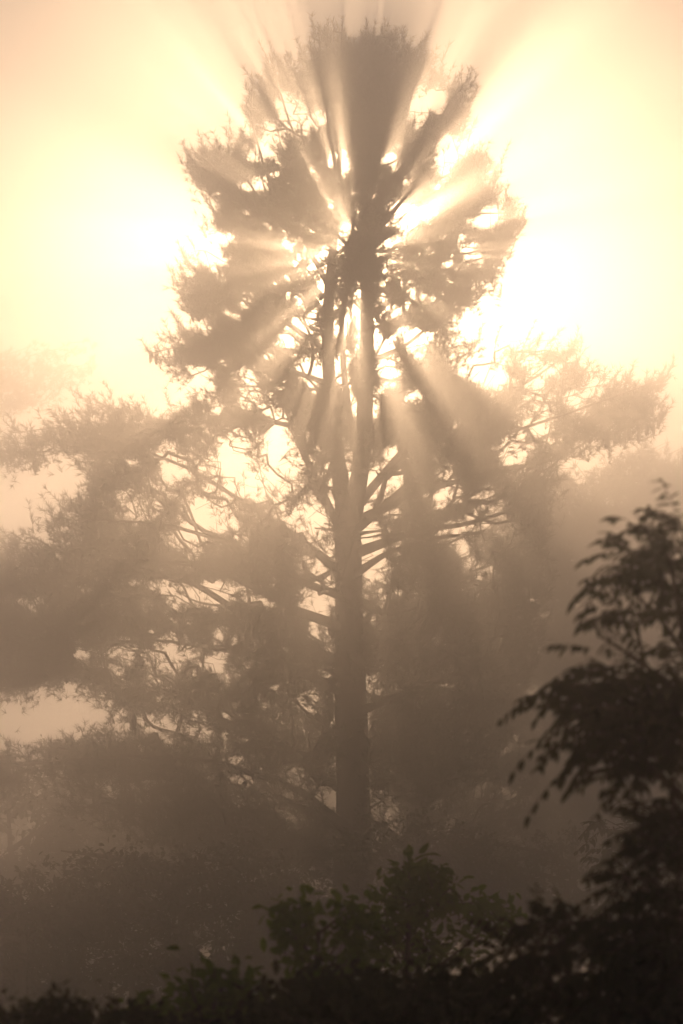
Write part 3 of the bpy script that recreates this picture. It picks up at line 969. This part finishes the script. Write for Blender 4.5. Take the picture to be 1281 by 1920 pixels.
HPOLY = [(1245, 988), (1212, 1008), (1190, 1040), (1165, 1090), (1175, 1120), (1138, 1150), (1130, 1185), (1100, 1240), (1075, 1300), (1085, 1370), (1110, 1430),
         (1215, 1470), (1200, 1540), (1215, 1590), (1180, 1660), (1150, 1750), (1120, 1850), (1110, 2000), (1440, 2000), (1440, 1000), (1330, 960)]
broadleaf('pinnate_tree', 'dark near tree with drooping paired leaflets filling the right edge', 'tree', None, [HPOLY],
          [[(1350, 2780, 60, 0), (1345, 1900, 44, 0), (1330, 1500, 30, 0), (1290, 1200, 16, 0), (1240, 985, 5, 0)],
           [(1330, 1550, 20, 0), (1230, 1440, 12, .1), (1130, 1370, 7, .1), (1060, 1310, 3, .1)], [(1340, 1700, 20, 0), (1260, 1600, 12, -.2), (1200, 1560, 5, -.2)],
           [(1310, 1350, 16, 0), (1220, 1250, 9, -.2), (1120, 1190, 4, -.3)], [(1300, 1260, 12, 0), (1230, 1140, 7, .2), (1160, 1095, 3, .2)], [(1345, 1850, 20, 0), (1250, 1760, 12, .2), (1170, 1720, 5, .2)],
           [(1340, 1600, 18, 0), (1400, 1400, 10, .3), (1430, 1250, 4, .3)]],
          (1350, 2780), 9.0, [1000], (.050, .017), MD, 501, 260, 1330, 9, .8, 70, .085, .4, 'frond', .0019,
          gaps=[(1215, 1130, 26, 20, .95), (1180, 1420, 40, 12, .9), (1215, 1185, 30, 10, .7), (1140, 1290, 20, 12, .6), (1190, 1210, 14, 10, .8)],
          extra=[(1238, 1010, 1233, 945, 0), (1240, 1010, 1215, 965, .05), (1242, 1015, 1262, 965, .05), (1245, 985, 1290, 945, 0), (1205, 1000, 1135, 960, .1), (1185, 1020, 1115, 1005, -.1), (1160, 1085, 1080, 1100, .2), (1165, 1120, 1085, 1130, 0), (1125, 1140, 1062, 1155, .1),
                 (1110, 1215, 1045, 1235, 0), (1090, 1270, 1030, 1290, .1), (1065, 1300, 962, 1338, .1), (1075, 1330, 990, 1345, .2), (1085, 1390, 1066, 1470, 0), (1110, 1420, 1080, 1480, .1), (1230, 1440, 1135, 1478, 0),
                 (1200, 1570, 1150, 1565, -.2), (1190, 1640, 1135, 1650, .1), (1180, 1690, 1120, 1700, .2)], frond_len=.17, near=.72)
broadleaf('shrub', 'near black shrub with arching feathery leaves at the foot of the drooping-leaved tree', 'shrub', None,
          [[(1010, 1715), (1040, 1720), (1080, 1740), (1150, 1740), (1250, 1740), (1300, 2050), (930, 2050), (950, 1850), (980, 1770)]],
          [[(1090, 2700, 26, 0), (1085, 2000, 16, 0), (1070, 1820, 8, 0), (1050, 1730, 4, 0)], [(1085, 1990, 10, 0), (1000, 1880, 6, .1), (980, 1790, 3, .1)], [(1085, 1950, 10, 0), (1160, 1840, 6, -.1), (1200, 1760, 3, -.1)]],
          (1090, 2700), 9.3, [520], (.048, .018), MD, 502, 190, 1080, 9, .8, 0, .2, .8, 'frond', .0019,
          extra=[(1050, 1735, 1002, 1640, 0), (1040, 1730, 990, 1660, .1), (1060, 1735, 1040, 1650, .1), (1080, 1740, 1122, 1680, .1), (1090, 1750, 1130, 1690, 0), (990, 1790, 905, 1760, 0), (1000, 1760, 930, 1720, .1),
                 (980, 1830, 890, 1830, 0)], frond_len=.17, out_up=.6, near=.74)
broadleaf('sapling', 'hazy drooping-leaved sapling peeping out left of the dark right tree', 'sapling', None,
          [[(1120, 1560), (1150, 1530), (1200, 1525), (1260, 1540), (1260, 1700), (1150, 1680), (1130, 1620)]],
          [[(1200, 1980, 14, 0), (1200, 1750, 9, 0), (1180, 1620, 6, 0), (1150, 1550, 3, 0)], [(1195, 1700, 6, 0), (1150, 1640, 4, .1), (1135, 1610, 2, .1)]],
          (1200, 1980), 28.0, [90], (.11, .04), MD, 503, 90, 1200, 9, .8, 0, .2, .7, 'frond', .003, frond_len=.34)

# ------------------------------------------------------------------ haze
def build_haze():
    x, y0, y1, z0, z1 = 430.0, -390.0, 470.0, -1.2, HAZE_TOP
    v = [(-x, y0, z0), (x, y0, z0), (x, y1, z0), (-x, y1, z0), (-x, y0, z1), (x, y0, z1), (x, y1, z1), (-x, y1, z1)]
    f = [(0, 3, 2, 1), (4, 5, 6, 7), (0, 1, 5, 4), (1, 2, 6, 5), (2, 3, 7, 6), (3, 0, 4, 7)]
    m = bpy.data.materials.new('morning_haze')
    m.use_nodes = True
    t = m.node_tree
    t.nodes.clear()
    out = t.nodes.new('ShaderNodeOutputMaterial')
    pv = t.nodes.new('ShaderNodeVolumePrincipled')
    pv.inputs['Color'].default_value = (*HAZE_COLOR, 1)
    pv.inputs['Density'].default_value = HAZE_DENSITY
    pv.inputs['Anisotropy'].default_value = HAZE_ANISO
    t.links.new(pv.outputs[0], out.inputs['Volume'])
    o = mesh_obj('haze', np.array(v), np.array(f), m)
    tag(o, kind='stuff', label='pale golden morning haze filling the air')


build_haze()
